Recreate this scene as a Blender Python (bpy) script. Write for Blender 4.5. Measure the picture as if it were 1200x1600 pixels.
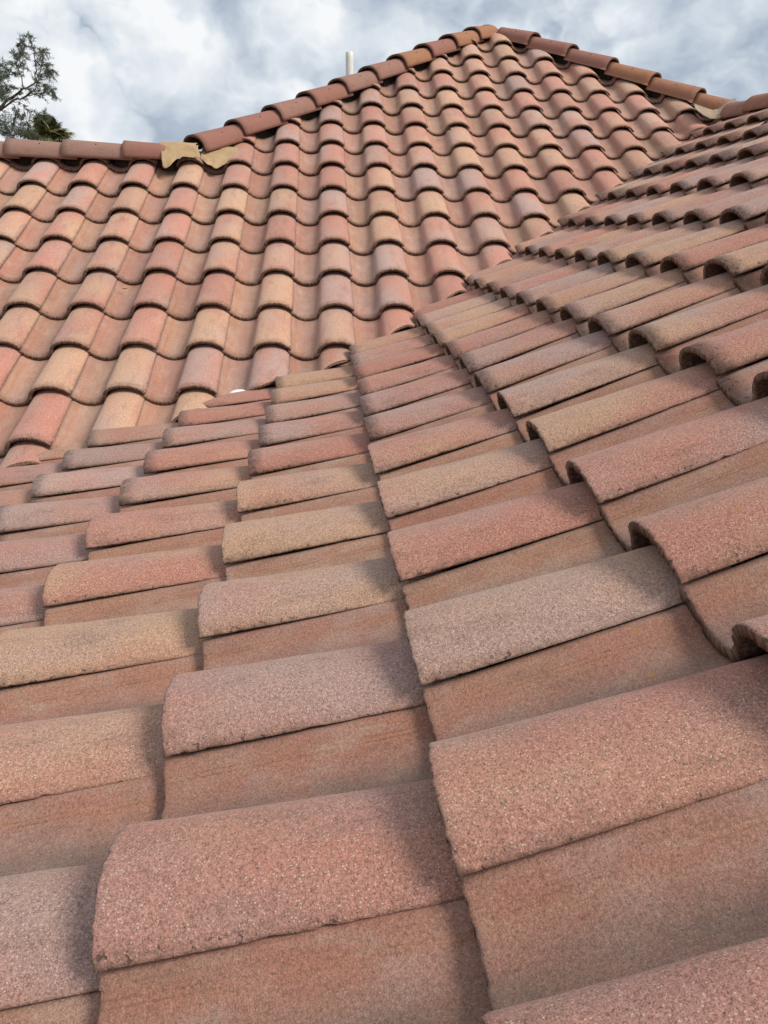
import bpy, math, random
import numpy as np
from mathutils import Vector, Matrix, noise

S = bpy.context.scene
for o in list(bpy.data.objects):
    bpy.data.objects.remove(o)
rng = random.Random(7)
rad = math.radians

# ------------------------------------------------------------------ camera
CAM_R = Vector((0.99755086, -0.06904833, 0.0111632))
CAM_U = Vector((0.01268748, 0.33558107, 0.94192589))
CAM_F = Vector((0.06878457, 0.93947734, -0.33563523))
CAM_C = Vector((-0.10598, -0.53076, 0.52943))
FPX = 1219.04
cam_data = bpy.data.cameras.new("camera")
cam_data.sensor_fit = 'VERTICAL'
cam_data.sensor_height = 36.0
cam_data.lens = 36.0 * FPX / 1600.0
cam_data.clip_start = 0.05
cam_data.clip_end = 2000.0
cam = bpy.data.objects.new("camera", cam_data)
cam.matrix_world = Matrix((
    (CAM_R.x, CAM_U.x, -CAM_F.x, CAM_C.x),
    (CAM_R.y, CAM_U.y, -CAM_F.y, CAM_C.y),
    (CAM_R.z, CAM_U.z, -CAM_F.z, CAM_C.z),
    (0, 0, 0, 1)))
S.collection.objects.link(cam)
S.camera = cam
S.render.resolution_x = 768
S.render.resolution_y = 1024

# ------------------------------------------------------------------ light
SUN_AZ = rad(117)      # clockwise from +Y: sun stands to the right and a little behind the camera
SUN_EL = rad(44)
sun_dir = Vector((math.sin(SUN_AZ) * math.cos(SUN_EL), math.cos(SUN_AZ) * math.cos(SUN_EL), math.sin(SUN_EL)))
sl = bpy.data.lights.new("sun", 'SUN')
sl.energy = 3.9
sl.angle = rad(22)
sl.color = (1.0, 0.93, 0.83)
so = bpy.data.objects.new("sun", sl)
so.rotation_euler = sun_dir.to_track_quat('Z', 'Y').to_euler()
S.collection.objects.link(so)

S.view_settings.view_transform = 'Standard'
S.view_settings.look = 'None'
S.view_settings.gamma = 1.0
S.view_settings.exposure = 0.0
S.render.film_transparent = False


class NT:
    """small helper for node trees"""
    def __init__(self, tree):
        self.t = tree
        tree.nodes.clear()

    def n(self, typ, **kw):
        nd = self.t.nodes.new(typ)
        for k, v in kw.items():
            if k.startswith('i_'):
                key = k[2:]
                key = int(key) if key.isdigit() else key.replace('_', ' ')
                self.set(nd, key, v)
            else:
                setattr(nd, k, v)
        return nd

    def set(self, nd, key, v):
        s = nd.inputs[key]
        if isinstance(v, bpy.types.NodeSocket):
            self.t.links.new(v, s)
        else:
            s.default_value = v

    def mix(self, fac, a, b, mode='MIX'):
        nd = self.n('ShaderNodeMix', data_type='RGBA', blend_type=mode)
        self.set(nd, 0, fac)
        self.set(nd, 6, a if isinstance(a, bpy.types.NodeSocket) else (*a, 1))
        self.set(nd, 7, b if isinstance(b, bpy.types.NodeSocket) else (*b, 1))
        return nd.outputs[2]

    def math(self, op, a, b=0.0, clamp=False):
        nd = self.n('ShaderNodeMath', operation=op, use_clamp=clamp)
        self.set(nd, 0, a)
        self.set(nd, 1, b)
        return nd.outputs[0]

    def noise(self, vec, scale, detail=3.0, rough=0.5, dist=0.0, out=0):
        nd = self.n('ShaderNodeTexNoise')
        self.set(nd, 'Vector', vec)
        self.set(nd, 'Scale', scale)
        self.set(nd, 'Detail', detail)
        self.set(nd, 'Roughness', rough)
        self.set(nd, 'Distortion', dist)
        return nd.outputs[out]

    def ramp(self, fac, stops, interp='LINEAR'):
        nd = self.n('ShaderNodeValToRGB')
        cr = nd.color_ramp
        cr.interpolation = interp
        while len(cr.elements) < len(stops):
            cr.elements.new(0.5)
        for e, (p, c) in zip(cr.elements, stops):
            e.position = p
            e.color = (c, c, c, 1) if isinstance(c, (int, float)) else (*c, 1)
        self.set(nd, 0, fac)
        return nd.outputs[0]

    def mrange(self, v, a, b, c=0.0, d=1.0):
        nd = self.n('ShaderNodeMapRange', interpolation_type='SMOOTHSTEP')
        for i, q in enumerate((v, a, b, c, d)):
            self.set(nd, i, q)
        return nd.outputs[0]

    def vmath(self, op, a, b):
        nd = self.n('ShaderNodeVectorMath', operation=op)
        self.set(nd, 0, a)
        self.set(nd, 1, b)
        return nd.outputs[0]


# ------------------------------------------------------------------ sky
world = bpy.data.worlds.new("World")
S.world = world
world.use_nodes = True
N = NT(world.node_tree)
sky = N.n('ShaderNodeTexSky', sky_type='NISHITA', sun_disc=False)
sky.sun_elevation = SUN_EL
sky.sun_rotation = SUN_AZ
sky_bg = N.n('ShaderNodeBackground', i_Color=sky.outputs[0], i_Strength=0.075)
tc = N.n('ShaderNodeTexCoord')
dirv = tc.outputs['Generated']
stretched = N.vmath('MULTIPLY', dirv, (1.0, 1.0, 1.25))
offs = N.vmath('ADD', stretched, (3.62, 1.37, 0.74))
warp = N.vmath('MULTIPLY', N.noise(offs, 7.0, 4.0, 0.55, 0.0, 1), (0.13, 0.13, 0.13))
offw = N.vmath('ADD', offs, warp)


def cloud(v):
    big = N.noise(v, 3.0, 2.0, 0.5)
    mid = N.noise(v, 8.0, 10.0, 0.56)
    bil = N.noise(N.vmath('ADD', v, (5.1, 2.2, 7.7)), 6.0, 4.0, 0.45)
    puff = N.math('MULTIPLY', N.math('ABSOLUTE', N.math('SUBTRACT', bil, 0.5)), 3.6)
    return N.math('ADD', N.math('MULTIPLY', big, 0.42), N.math('ADD', N.math('MULTIPLY', mid, 0.36), N.math('MULTIPLY', puff, 0.22)))


d0_ = cloud(offw)
d1_ = cloud(N.vmath('ADD', offw, (0.024, -0.008, 0.045)))
cover = N.mrange(d0_, 0.29, 0.37)
lit_ = N.math('ADD', N.math('MULTIPLY', N.math('SUBTRACT', d0_, d1_), 3.4), 0.42)
thick_ = N.mrange(d0_, 0.42, 0.62)
sepd = N.n('ShaderNodeSeparateXYZ')
N.set(sepd, 0, dirv)
lit_ = N.math('SUBTRACT', lit_, N.mrange(sepd.outputs[0], 0.10, 0.50, -0.06, 0.22))
shade = N.math('SUBTRACT', lit_, N.math('MULTIPLY', N.math('SUBTRACT', thick_, 0.5), 0.42))
ccol = N.ramp(shade, [(0.05, (0.36, 0.43, 0.54)), (0.28, (0.47, 0.545, 0.65)), (0.45, (0.60, 0.67, 0.76)), (0.64, (0.76, 0.82, 0.885)), (0.88, (0.98, 1.0, 1.02))])
cl_bg = N.n('ShaderNodeBackground', i_Color=ccol, i_Strength=0.95)
mx = N.n('ShaderNodeMixShader')
N.set(mx, 0, cover)
N.set(mx, 1, sky_bg.outputs[0])
N.set(mx, 2, cl_bg.outputs[0])
wo = N.n('ShaderNodeOutputWorld')
N.set(wo, 0, mx.outputs[0])


# ------------------------------------------------------------------ helpers
def link(o, parent=None):
    S.collection.objects.link(o)
    if parent is not None:
        o.parent = parent
    return o


def thing(name, label, cat, loc=(0, 0, 0), group=None):
    o = bpy.data.objects.new(name, None)
    o.location = loc
    o.empty_display_size = 0.1
    link(o)
    o['label'] = label
    o['category'] = cat
    if group:
        o['group'] = group
    return o


def mesh_obj(name, verts, faces, mats, parent=None, mat_idx=None, attrs=None, smooth=True, loc=(0, 0, 0)):
    """verts in world space; stored relative to loc (parent empties sit unrotated at their own location)"""
    me = bpy.data.meshes.new(name)
    lv = Vector(loc)
    me.from_pydata([tuple(Vector(v) - lv) for v in verts], [], faces)
    for m in mats:
        me.materials.append(m)
    if mat_idx is not None:
        me.polygons.foreach_set('material_index', mat_idx)
    if attrs:
        for an, vals in attrs.items():
            a = me.attributes.new(an, 'FLOAT_COLOR', 'POINT')
            a.data.foreach_set('color', np.asarray(vals, dtype=np.float32).ravel())
    if smooth:
        me.polygons.foreach_set('use_smooth', [True] * len(me.polygons))
    me.update()
    o = bpy.data.objects.new(name, me)
    o.location = lv
    if parent is not None:
        o.location = lv - parent.location
    return link(o, parent)


def mat(name):
    m = bpy.data.materials.new(name)
    m.use_nodes = True
    return m, NT(m.node_tree)


def finish(N, color, rough=0.85, bump=None, bstr=0.5, bdist=0.001, spec=0.25, trans=None, sheen=0.0):
    b = N.n('ShaderNodeBsdfPrincipled')
    N.set(b, 'Base Color', color if isinstance(color, bpy.types.NodeSocket) else (*color, 1))
    N.set(b, 'Roughness', rough)
    N.set(b, 'Specular IOR Level', spec)
    N.set(b, 'Sheen Weight', sheen)
    N.set(b, 'Sheen Roughness', 0.45)
    if bump is not None:
        bn = N.n('ShaderNodeBump')
        N.set(bn, 'Height', bump)
        N.set(bn, 'Strength', bstr)
        N.set(bn, 'Distance', bdist)
        N.set(b, 'Normal', bn.outputs[0])
    if trans:
        N.set(b, 'Transmission Weight', trans)
    o = N.n('ShaderNodeOutputMaterial')
    N.set(o, 0, b.outputs[0])
    return b


# ---- glazed concrete tile
def tile_material():
    m, N = mat('concrete_tile')
    tcn = N.n('ShaderNodeAttribute', attribute_name='tc')
    tpn = N.n('ShaderNodeAttribute', attribute_name='tp')
    tqn = N.n('ShaderNodeAttribute', attribute_name='tq')
    co = tcn.outputs['Vector']
    sp = N.n('ShaderNodeSeparateColor')
    N.set(sp, 0, tpn.outputs['Color'])
    buff, grey, bright = sp.outputs
    shade_dirt = tpn.outputs['Alpha']
    sq = N.n('ShaderNodeSeparateColor')
    N.set(sq, 0, tqn.outputs['Color'])
    pan, band, edge = sq.outputs
    # flash-coloured slurry: rose, buff and grey clouds drifting over each tile
    n1 = N.noise(N.vmath('MULTIPLY', co, (1.0, 0.5, 1.0)), 6.0, 2.0, 0.5)
    n2 = N.noise(N.vmath('MULTIPLY', N.vmath('ADD', co, (7.3, 1.1, 4.2)), (1.0, 0.5, 1.0)), 5.5, 2.0, 0.5)
    fb = N.mrange(N.math('ADD', buff, N.math('MULTIPLY', N.math('SUBTRACT', n1, 0.5), 2.6)), 0.0, 1.1)
    fg = N.mrange(N.math('ADD', grey, N.math('MULTIPLY', N.math('SUBTRACT', n2, 0.5), 2.4)), 0.1, 1.1)
    c = N.mix(fb, (0.415, 0.186, 0.138), (0.445, 0.268, 0.175))
    c = N.mix(N.math('MULTIPLY', fg, 0.85), c, (0.37, 0.255, 0.225))
    # washed pans: smoother, more terracotta, with long streaks
    st = N.noise(N.vmath('MULTIPLY', co, (1.0, 0.07, 1.0)), 70.0, 3.0, 0.6)
    stc = N.mix(N.mrange(st, 0.35, 0.68), (0.290, 0.132, 0.092), (0.305, 0.170, 0.116))
    stc = N.mix(N.math('MULTIPLY', N.mrange(N.noise(co, 14.0, 4.0), 0.45, 0.7), 0.55), stc, (0.36, 0.27, 0.225))
    c = N.mix(N.math('MULTIPLY', pan, 0.60), c, stc)
    c = N.mix(N.math('MULTIPLY', band, N.math('MULTIPLY', N.mrange(st, 0.3, 0.65), 0.6)), c, (0.36, 0.155, 0.085))
    ua = tqn.outputs['Alpha']
    for uc, wd in ((0.1015, 0.0016), (0.0965, 0.0010)):
        ln_ = N.mrange(N.math('ABSOLUTE', N.math('SUBTRACT', ua, uc)), wd, wd * .3)
        c = N.mix(N.math('MULTIPLY', ln_, N.mrange(N.noise(co, 16.0, 4.0, 0.6), 0.4, 0.62, 0.0, 0.42)), c, (0.15, 0.075, 0.052))
    # rain-washed dark streaks and dusty patches
    wr = N.noise(N.vmath('MULTIPLY', N.vmath('ADD', co, (3.0, 8.0, 5.0)), (1.0, 0.3, 1.0)), 24.0, 6.0, 0.65)
    c = N.mix(N.math('MULTIPLY', N.mrange(wr, 0.50, 0.72), 0.42), c, (0.20, 0.115, 0.085))
    c = N.mix(N.math('MULTIPLY', N.math('MULTIPLY', N.mrange(wr, 0.46, 0.30), pan), 0.4), c, (0.42, 0.31, 0.24))
    c = N.mix(N.math('MULTIPLY', shade_dirt, N.mrange(N.noise(co, 11.0, 5.0, 0.6), 0.25, 0.6, 0.22, 0.72)), c, (0.175, 0.122, 0.098))  # pan channel darkened: its shade is painted in together with grime
    # mineral grain
    g1 = N.noise(co, 620.0, 2.0, 0.7)
    g2 = N.noise(N.vmath('ADD', co, (2.0, 5.0, 1.0)), 260.0, 2.0, 0.6)
    gr = N.math('ADD', N.math('MULTIPLY', g1, 0.62), N.math('MULTIPLY', g2, 0.38))
    amp = N.math('SUBTRACT', 1.0, N.math('MULTIPLY', pan, 0.22))
    gm = N.math('ADD', 1.0, N.math('MULTIPLY', N.math('MULTIPLY', N.math('SUBTRACT', gr, 0.5), 3.7), amp))
    gm = N.math('MAXIMUM', gm, 0.25)
    c = N.mix(1.0, c, N.n('ShaderNodeCombineColor', i_0=gm, i_1=gm, i_2=gm).outputs[0], 'MULTIPLY')
    vo = N.n('ShaderNodeTexVoronoi', feature='F1')
    N.set(vo, 'Vector', co)
    N.set(vo, 'Scale', 370.0)
    vs = N.n('ShaderNodeSeparateColor')
    N.set(vs, 0, vo.outputs['Color'])
    near = N.mrange(vo.outputs['Distance'], 0.46, 0.26)
    spk = N.math('MULTIPLY', N.mrange(vs.outputs[0], 0.76, 0.90), near)
    c = N.mix(N.math('MULTIPLY', spk, N.math('SUBTRACT', 0.78, N.math('MULTIPLY', pan, 0.56))), c, (0.66, 0.52, 0.43))
    drk = N.math('MULTIPLY', N.mrange(vs.outputs[1], 0.88, 0.95), near)
    c = N.mix(N.math('MULTIPLY', drk, N.math('SUBTRACT', 0.65, N.math('MULTIPLY', pan, 0.45))), c, (0.10, 0.055, 0.045))
    # a few lichen freckles and pale scuffs
    vl = N.n('ShaderNodeTexVoronoi', feature='F1')
    N.set(vl, 'Vector', co)
    N.set(vl, 'Scale', 17.0)
    N.set(vl, 'Randomness', 1.0)
    vls = N.n('ShaderNodeSeparateColor')
    N.set(vls, 0, vl.outputs['Color'])
    wob = N.math('ADD', vl.outputs['Distance'], N.math('MULTIPLY', N.math('SUBTRACT', N.noise(co, 120.0, 2.0), 0.5), 0.16))
    lich = N.math('MULTIPLY', N.mrange(wob, 0.115, 0.085), N.mrange(vls.outputs[0], 0.93, 0.95))
    c = N.mix(N.math('MULTIPLY', lich, 0.55), c, (0.36, 0.20, 0.06))
    scuff = N.mrange(N.noise(N.vmath('ADD', co, (1.0, 9.0, 3.0)), 26.0, 6.0, 0.72), 0.66, 0.76)
    c = N.mix(N.math('MULTIPLY', scuff, 0.35), c, (0.62, 0.53, 0.46))
    # darker grime on the sawn / moulded edges
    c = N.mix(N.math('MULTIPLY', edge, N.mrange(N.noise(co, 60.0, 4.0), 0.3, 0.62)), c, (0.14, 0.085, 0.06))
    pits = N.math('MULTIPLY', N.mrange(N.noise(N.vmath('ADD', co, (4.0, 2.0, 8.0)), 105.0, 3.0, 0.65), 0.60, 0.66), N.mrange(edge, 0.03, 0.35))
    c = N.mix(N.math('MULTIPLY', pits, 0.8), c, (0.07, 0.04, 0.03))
    bb = N.n('ShaderNodeCombineColor', i_0=bright, i_1=bright, i_2=bright)
    c = N.mix(1.0, c, N.vmath('ADD', bb.outputs[0], (0.5, 0.5, 0.5)), 'MULTIPLY')
    hgt = N.math('SUBTRACT', N.math('ADD', gr, N.math('MULTIPLY', spk, 0.25)), N.math('MULTIPLY', pits, 0.9))
    finish(N, c, 0.82, hgt, 0.75, 0.0014, 0.3, sheen=0.10)
    return m


def butt_material():
    m, N = mat('tile_raw_edge')
    co = N.n('ShaderNodeAttribute', attribute_name='tc').outputs['Vector']
    a = N.noise(co, 130.0, 5.0, 0.7)
    b = N.noise(co, 600.0, 2.0, 0.6)
    c = N.mix(N.mrange(a, 0.38, 0.66), (0.085, 0.048, 0.036), (0.25, 0.155, 0.11))
    c = N.mix(N.mrange(b, 0.58, 0.72), c, (0.36, 0.26, 0.21))
    finish(N, c, 0.95, N.math('ADD', a, N.math('MULTIPLY', b, 0.4)), 1.0, 0.005, 0.15)
    return m


def ridge_material():
    m, N = mat('ridge_tile_concrete')
    co = N.n('ShaderNodeAttribute', attribute_name='tc').outputs['Vector']
    sp = N.n('ShaderNodeSeparateColor')
    N.set(sp, 0, N.n('ShaderNodeAttribute', attribute_name='tp').outputs['Color'])
    n1 = N.noise(co, 6.0, 3.0)
    f = N.mrange(N.math('ADD', sp.outputs[0], N.math('MULTIPLY', N.math('SUBTRACT', n1, 0.5), 1.0)), 0.3, 0.75)
    c = N.mix(f, (0.29, 0.135, 0.103), (0.34, 0.16, 0.092))
    c = N.mix(N.mrange(sp.outputs[1], 0.2, 0.9), c, (0.30, 0.195, 0.160))
    g = N.noise(co, 330.0, 3.0, 0.7)
    c = N.mix(N.mrange(g, 0.35, 0.75), N.vmath('MULTIPLY', c, (0.7, 0.7, 0.7)), N.vmath('MULTIPLY', c, (1.25, 1.25, 1.25)))
    stn = N.mrange(N.noise(N.vmath('MULTIPLY', co, (1.0, .5, 1.0)), 20.0, 6.0, 0.7), 0.47, 0.75)
    c = N.mix(N.math('MULTIPLY', stn, 0.55), c, (0.16, 0.095, 0.07))
    finish(N, c, 0.85, g, 0.6, 0.0014, 0.25)
    return m


def simple_mat(name, c1, c2, scale, rough=0.85, bd=0.002, bs=0.5, spec=0.2, detail=4.0):
    m, N = mat(name)
    co = N.n('ShaderNodeTexCoord').outputs['Object']
    n = N.noise(co, scale, detail, 0.6)
    c = N.mix(N.mrange(n, 0.3, 0.7), c1, c2)
    finish(N, c, rough, n, bs, bd, spec)
    return m


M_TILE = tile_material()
M_BUTT = butt_material()
M_RIDGE = ridge_material()
M_FELT = simple_mat('roofing_felt', (0.030, 0.022, 0.018), (0.075, 0.055, 0.042), 18, 0.95)
M_PAPER = simple_mat('tan_building_paper', (0.36, 0.245, 0.135), (0.43, 0.30, 0.17), 9, 0.8, 0.004, 0.4)
M_MEMB = simple_mat('grey_beige_membrane', (0.25, 0.185, 0.135), (0.35, 0.27, 0.20), 14, 0.85, 0.004, 0.4)
M_METAL = simple_mat('valley_metal', (0.10, 0.065, 0.05), (0.19, 0.13, 0.10), 20, 0.6, 0.001, 0.3)
M_PVC = simple_mat('white_plastic_pipe', (0.74, 0.72, 0.66), (0.80, 0.78, 0.73), 30, 0.45, 0.0005, 0.2, 0.4)
M_WHITE = simple_mat('white_foam', (0.78, 0.77, 0.75), (0.84, 0.83, 0.81), 60, 0.6, 0.001, 0.3)
M_NAIL = simple_mat('rusty_nail_hole', (0.02, 0.012, 0.01), (0.06, 0.03, 0.02), 200, 0.9)
M_STUCCO = simple_mat('stucco', (0.48, 0.40, 0.31), (0.56, 0.47, 0.37), 60, 0.95, 0.004, 0.6)
M_MESH = simple_mat('dark_plastic_mesh', (0.035, 0.05, 0.065), (0.09, 0.12, 0.14), 60, 0.5, 0.001, 0.3, 0.5)
M_TWIG = simple_mat('dry_leaf_debris', (0.05, 0.03, 0.02), (0.14, 0.09, 0.05), 90, 0.95)

# ------------------------------------------------------------------ roof surfaces
W = 0.305                    # tile cover width
H_JOINT = 0.042              # height of the lower edge of a barrel above the pan
H_CREST = 0.083
TH = 0.0160                  # tile thickness
# near slope: runs up towards +X, flares out towards the eave; (x, z) of the courses
E0 = 0.35017
SEG = {-3: (0.217, 1.02), -2: (0.217, 1.043), -1: (0.283, 0.970), 0: (0.385, 0.978), 1: (0.449, 1.013),
       2: (0.449, 1.001), 3: (0.440, 1.004), 4: (0.455, 1.010)}


def seg(s):
    return SEG[min(max(s, -3), 4)]


YS = {-3: -0.010, -2: -0.011, -1: 0.004, 0: -0.003, 1: 0.006, 2: 0.003, 3: 0.003, 4: 0.002, 5: -0.003}
A_MIN, A_MAX = -7, 9
_AX = {0: (0.0, 0.0)}
for s in range(0, A_MAX + 3):
    a, l = seg(s)
    _AX[s + 1] = (_AX[s][0] + l * E0 * math.cos(a), _AX[s][1] + l * E0 * math.sin(a))
for s in range(-1, A_MIN - 3, -1):
    a, l = seg(s)
    _AX[s] = (_AX[s + 1][0] - l * E0 * math.cos(a), _AX[s + 1][1] - l * E0 * math.sin(a))
_ax = np.array([_AX[k][0] for k in sorted(_AX)])
_az = np.array([_AX[k][1] for k in sorted(_AX)])


def zA(x):                    # level of the barrel joints of the near slope
    return float(np.interp(x, _ax, _az))


# far slope: runs up towards +Y
OX, OY, OZ, TB, CB = -0.06, 4.71768, 0.81369, 0.46442, 0.00117


def Brow(j):
    return (OY + j * E0 * math.cos(TB) - CB * j * j * math.sin(TB), OZ + j * E0 * math.sin(TB) + CB * j * j * math.cos(TB))


_bj = np.linspace(-16, 16, 400)
_by = np.array([Brow(j)[0] for j in _bj])
_bz = np.array([Brow(j)[1] for j in _bj])


def zB(y):                    # level of the barrel crests of the far slope
    return float(np.interp(y, _by, _bz))


def yB(z):
    return float(np.interp(z, _bz, _by))


def V(x):                     # valley: y where both pan levels meet
    za = zA(x) - H_JOINT * 1.1
    return yB(za + H_CREST * 1.12)


RIDGE_X = 2.93                # ridge of the near wing, runs along Y
HIP_L = 6.17                  # left hip axis   y = x + HIP_L
HIP_R = 8.99                  # right hip axis  y = HIP_R - x
RIDGE_Y = 5.14                # ridge of the left wing, runs along X
APEX = ((HIP_R - HIP_L) / 2, (HIP_R + HIP_L) / 2)


def ytop(x):                  # upper limit of the far slope
    return min(max(RIDGE_Y, min(x + HIP_L, 9.5)), HIP_R - x)


# ---- tile cross-section: u across (0 = crest), looking up the slope; pan on the left, barrel on the right
PU = np.array([-.232, -.219, -.208, -.192, -.172, -.150, -.130, -.115, -.104, -.098, -.0945, -.090, -.080, -.062, -.040, -.018, 0, .020, .040, .058, .072, .082, .0868])
PH = np.array([.0300, .0290, .0200, .0095, .0022, .0000, .0020, .0070, .0150, .0245, .0350, .0460, .0590, .0710, .0790, .0824, .083, .0815, .0763, .0680, .0578, .0478, .0415])


def profile(n):
    # arc-length resampled, smoothed with a cubic through the control points
    t = np.concatenate([[0], np.cumsum(np.hypot(np.diff(PU), np.diff(PH)))])
    tt = np.linspace(0, t[-1], n)

    def cr(vals):
        m = np.gradient(vals, t)
        i = np.clip(np.searchsorted(t, tt, side='right') - 1, 0, len(t) - 2)
        h = t[i + 1] - t[i]
        q = (tt - t[i]) / h
        return ((2 * q**3 - 3 * q**2 + 1) * vals[i] + (q**3 - 2 * q**2 + q) * h * m[i]
                + (-2 * q**3 + 3 * q**2) * vals[i + 1] + (q**3 - q**2) * h * m[i + 1])
    return cr(PU), cr(PH)


PROF = {n: profile(n) for n in (26, 44, 90)}


def px(P):
    d = Vector(P) - CAM_C
    z = d.dot(CAM_F)
    if z < 0.05:
        return None
    return (600 + FPX * d.dot(CAM_R) / z, 800 - FPX * d.dot(CAM_U) / z)


def clip_poly(poly, fn):
    """clip a 2-D polygon against fn(p) >= 0"""
    out = []
    for a, b in zip(poly, poly[1:] + poly[:1]):
        fa, fb = fn(a), fn(b)
        if fa >= 0:
            out.append(a)
        if fa * fb < 0:
            t = fa / (fa - fb)
            out.append((a[0] + t * (b[0] - a[0]), a[1] + t * (b[1] - a[1])))
    return out


def screen_area(quad):
    p = [px(q) for q in quad]
    if any(q is None for q in p):
        p = [q for q in p if q is not None]
        if len(p) < 3:
            return 0
    for fn in (lambda q: q[0], lambda q: 1200 - q[0], lambda q: q[1], lambda q: 1600 - q[1]):
        p = clip_poly(p, fn) if len(p) > 2 else p
    if len(p) < 3:
        return 0
    return abs(sum(a[0] * b[1] - b[0] * a[1] for a, b in zip(p, p[1:] + p[:1]))) / 2


def build_tile(P0, R_, D_, res, cut=None, kind=(0.4, 0.3, 0.5), length=0.42, head=(.24, .11)):
    """P0: crest line at pan level at the butt; returns verts, faces, material indices, attributes"""
    nu, nv = {0: (26, 4), 1: (44, 10), 2: (90, 44)}[res]
    R_, D_ = R_.normalized(), D_.normalized()
    Nn = R_.cross(D_).normalized()
    U, Hh = PROF[nu]
    seed = rng.uniform(0, 100)
    sv = Vector((seed, seed * 1.7, seed * 0.6))
    amp = {0: 0.0, 1: 0.0007, 2: 0.0010}[res]
    vs = np.linspace(0, 1, nv) ** (1.0 if res < 2 else 1.25)
    verts, tcs, tps, tqs = [], [], [], []
    ti = lambda i, j: j * nu + i
    nb = nu * nv
    tu = np.gradient(U)
    th_ = np.gradient(Hh)
    ln = np.hypot(tu, th_)
    bow = rng.uniform(-0.002, 0.002)
    for layer in (0, 1):
        for j in range(nv):
            v = vs[j] * length
            shrink = 1.0 - head[0] * vs[j]
            for i in range(nu):
                u, h = U[i], Hh[i]
                hb = h * (shrink if u > -.11 else 1 - (1 - shrink) * .3)
                nxu, nxh = -th_[i] / ln[i], tu[i] / ln[i]
                u *= 1 - head[1] * vs[j] * min(1.0, max(0.0, (u + .135) / .03))
                vv = v
                if layer:
                    t = TH * (0.85 if h > .06 else 1.0) if u < .07 else TH * .66
                    uu, hh = u - nxu * t, hb - nxh * t
                else:
                    uu, hh = u, hb
                if res and j < 3:
                    q = sv + Vector((u * 95, h * 95, layer * 1.9))
                    rag = noise.fractal(q, 1.0, 2.0, 4) * (0.0027 if res == 2 else 0.0022)
                    vv += rag * (1 - j / 3.0)
                    if layer == 0 and j == 0:
                        hh -= 0.0012
                        vv += 0.0012
                if amp and not layer:
                    q = sv + Vector((u * 14, v * 14, h * 14))
                    d = noise.fractal(q, 1.0, 2.0, 4) * amp
                    if u > 0.066:      # ragged lower lip of the barrel
                        e = noise.fractal(sv + Vector((v * 75, u * 50, 3)), 1.0, 2.0, 3)
                        k = (u - 0.066) / 0.021
                        hh += max(0.0, e - .2) * 0.0030 * k * (1 if res == 2 else .5)
                        uu -= max(0.0, e - .2) * 0.0050 * k * (1 if res == 2 else .5)
                    uu += nxu * d
                    hh += nxh * d
                hh += bow * math.sin(vs[j] * math.pi)
                P = P0 + R_ * uu + D_ * vv + Nn * hh
                verts.append(P)
                tcs.append((u + seed, v + seed * .37, h + seed * .11, 1))
                tps.append((*kind, math.exp(-((U[i] + .134) / .036) ** 2) * (.45 if head[0] < .3 else 1.0)))  # alpha: painted shade and grime along the pan's far side
                panm = 1.0 if u < -.105 else max(0.0, 1 - (u + .105) / .02)
                band = math.exp(-((u + .200) / .011) ** 2) * .9
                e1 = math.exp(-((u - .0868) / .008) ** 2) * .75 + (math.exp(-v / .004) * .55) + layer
                tqs.append((panm, band, min(1.0, e1), U[i] + .3))
    faces, mi = [], []
    for j in range(nv - 1):
        for i in range(nu - 1):
            a, b, c, d = ti(i, j), ti(i + 1, j), ti(i + 1, j + 1), ti(i, j + 1)
            faces.append((a, b, c, d)); mi.append(0)
            faces.append((nb + d, nb + c, nb + b, nb + a)); mi.append(1)
    for i in range(nu - 1):
        a, b = ti(i, 0), ti(i + 1, 0)
        faces.append((nb + a, nb + b, b, a)); mi.append(1)
        a, b = ti(i, nv - 1), ti(i + 1, nv - 1)
        faces.append((a, b, nb + b, nb + a)); mi.append(1)
    for j in range(nv - 1):
        a, b = ti(0, j), ti(0, j + 1)
        faces.append((a, b, nb + b, nb + a)); mi.append(1)
        a, b = ti(nu - 1, j), ti(nu - 1, j + 1)
        faces.append((nb + a, nb + b, b, a)); mi.append(1)
    return dict(v=verts, f=faces, m=mi, tc=tcs, tp=tps, tq=tqs)


import bmesh


def cut_tile(T, cuts):
    """saw the tile along vertical planes: cuts = [(point, keep_dir), ...]"""
    me = bpy.data.meshes.new('tmp')
    me.from_pydata([tuple(v) for v in T['v']], [], T['f'])
    me.polygons.foreach_set('material_index', T['m'])
    for an in ('tc', 'tp', 'tq'):
        a = me.attributes.new(an, 'FLOAT_COLOR', 'POINT')
        a.data.foreach_set('color', np.asarray(T[an], dtype=np.float32).ravel())
    bm = bmesh.new()
    bm.from_mesh(me)
    for pt, keep in cuts:
        geom = bm.verts[:] + bm.edges[:] + bm.faces[:]
        r = bmesh.ops.bisect_plane(bm, geom=geom, dist=1e-5, plane_co=Vector(pt), plane_no=Vector(keep), clear_inner=True)
        ed = [e for e in r['geom_cut'] if isinstance(e, bmesh.types.BMEdge) and e.is_valid]
        if ed:
            try:
                q = bmesh.ops.holes_fill(bm, edges=ed, sides=0)
                for f_ in q['faces']:
                    f_.material_index = 1
            except Exception:
                pass
    bm.to_mesh(me)
    bm.free()
    if len(me.vertices) < 8:
        bpy.data.meshes.remove(me)
        return None
    out = dict(v=[v.co.copy() for v in me.vertices], f=[tuple(p.vertices) for p in me.polygons], m=[p.material_index for p in me.polygons])
    for an in ('tc', 'tp', 'tq'):
        buf = np.zeros(len(me.vertices) * 4, dtype=np.float32)
        me.attributes[an].data.foreach_get('color', buf)
        out[an] = buf.reshape(-1, 4).tolist()
    bpy.data.meshes.remove(me)
    return out


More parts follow.
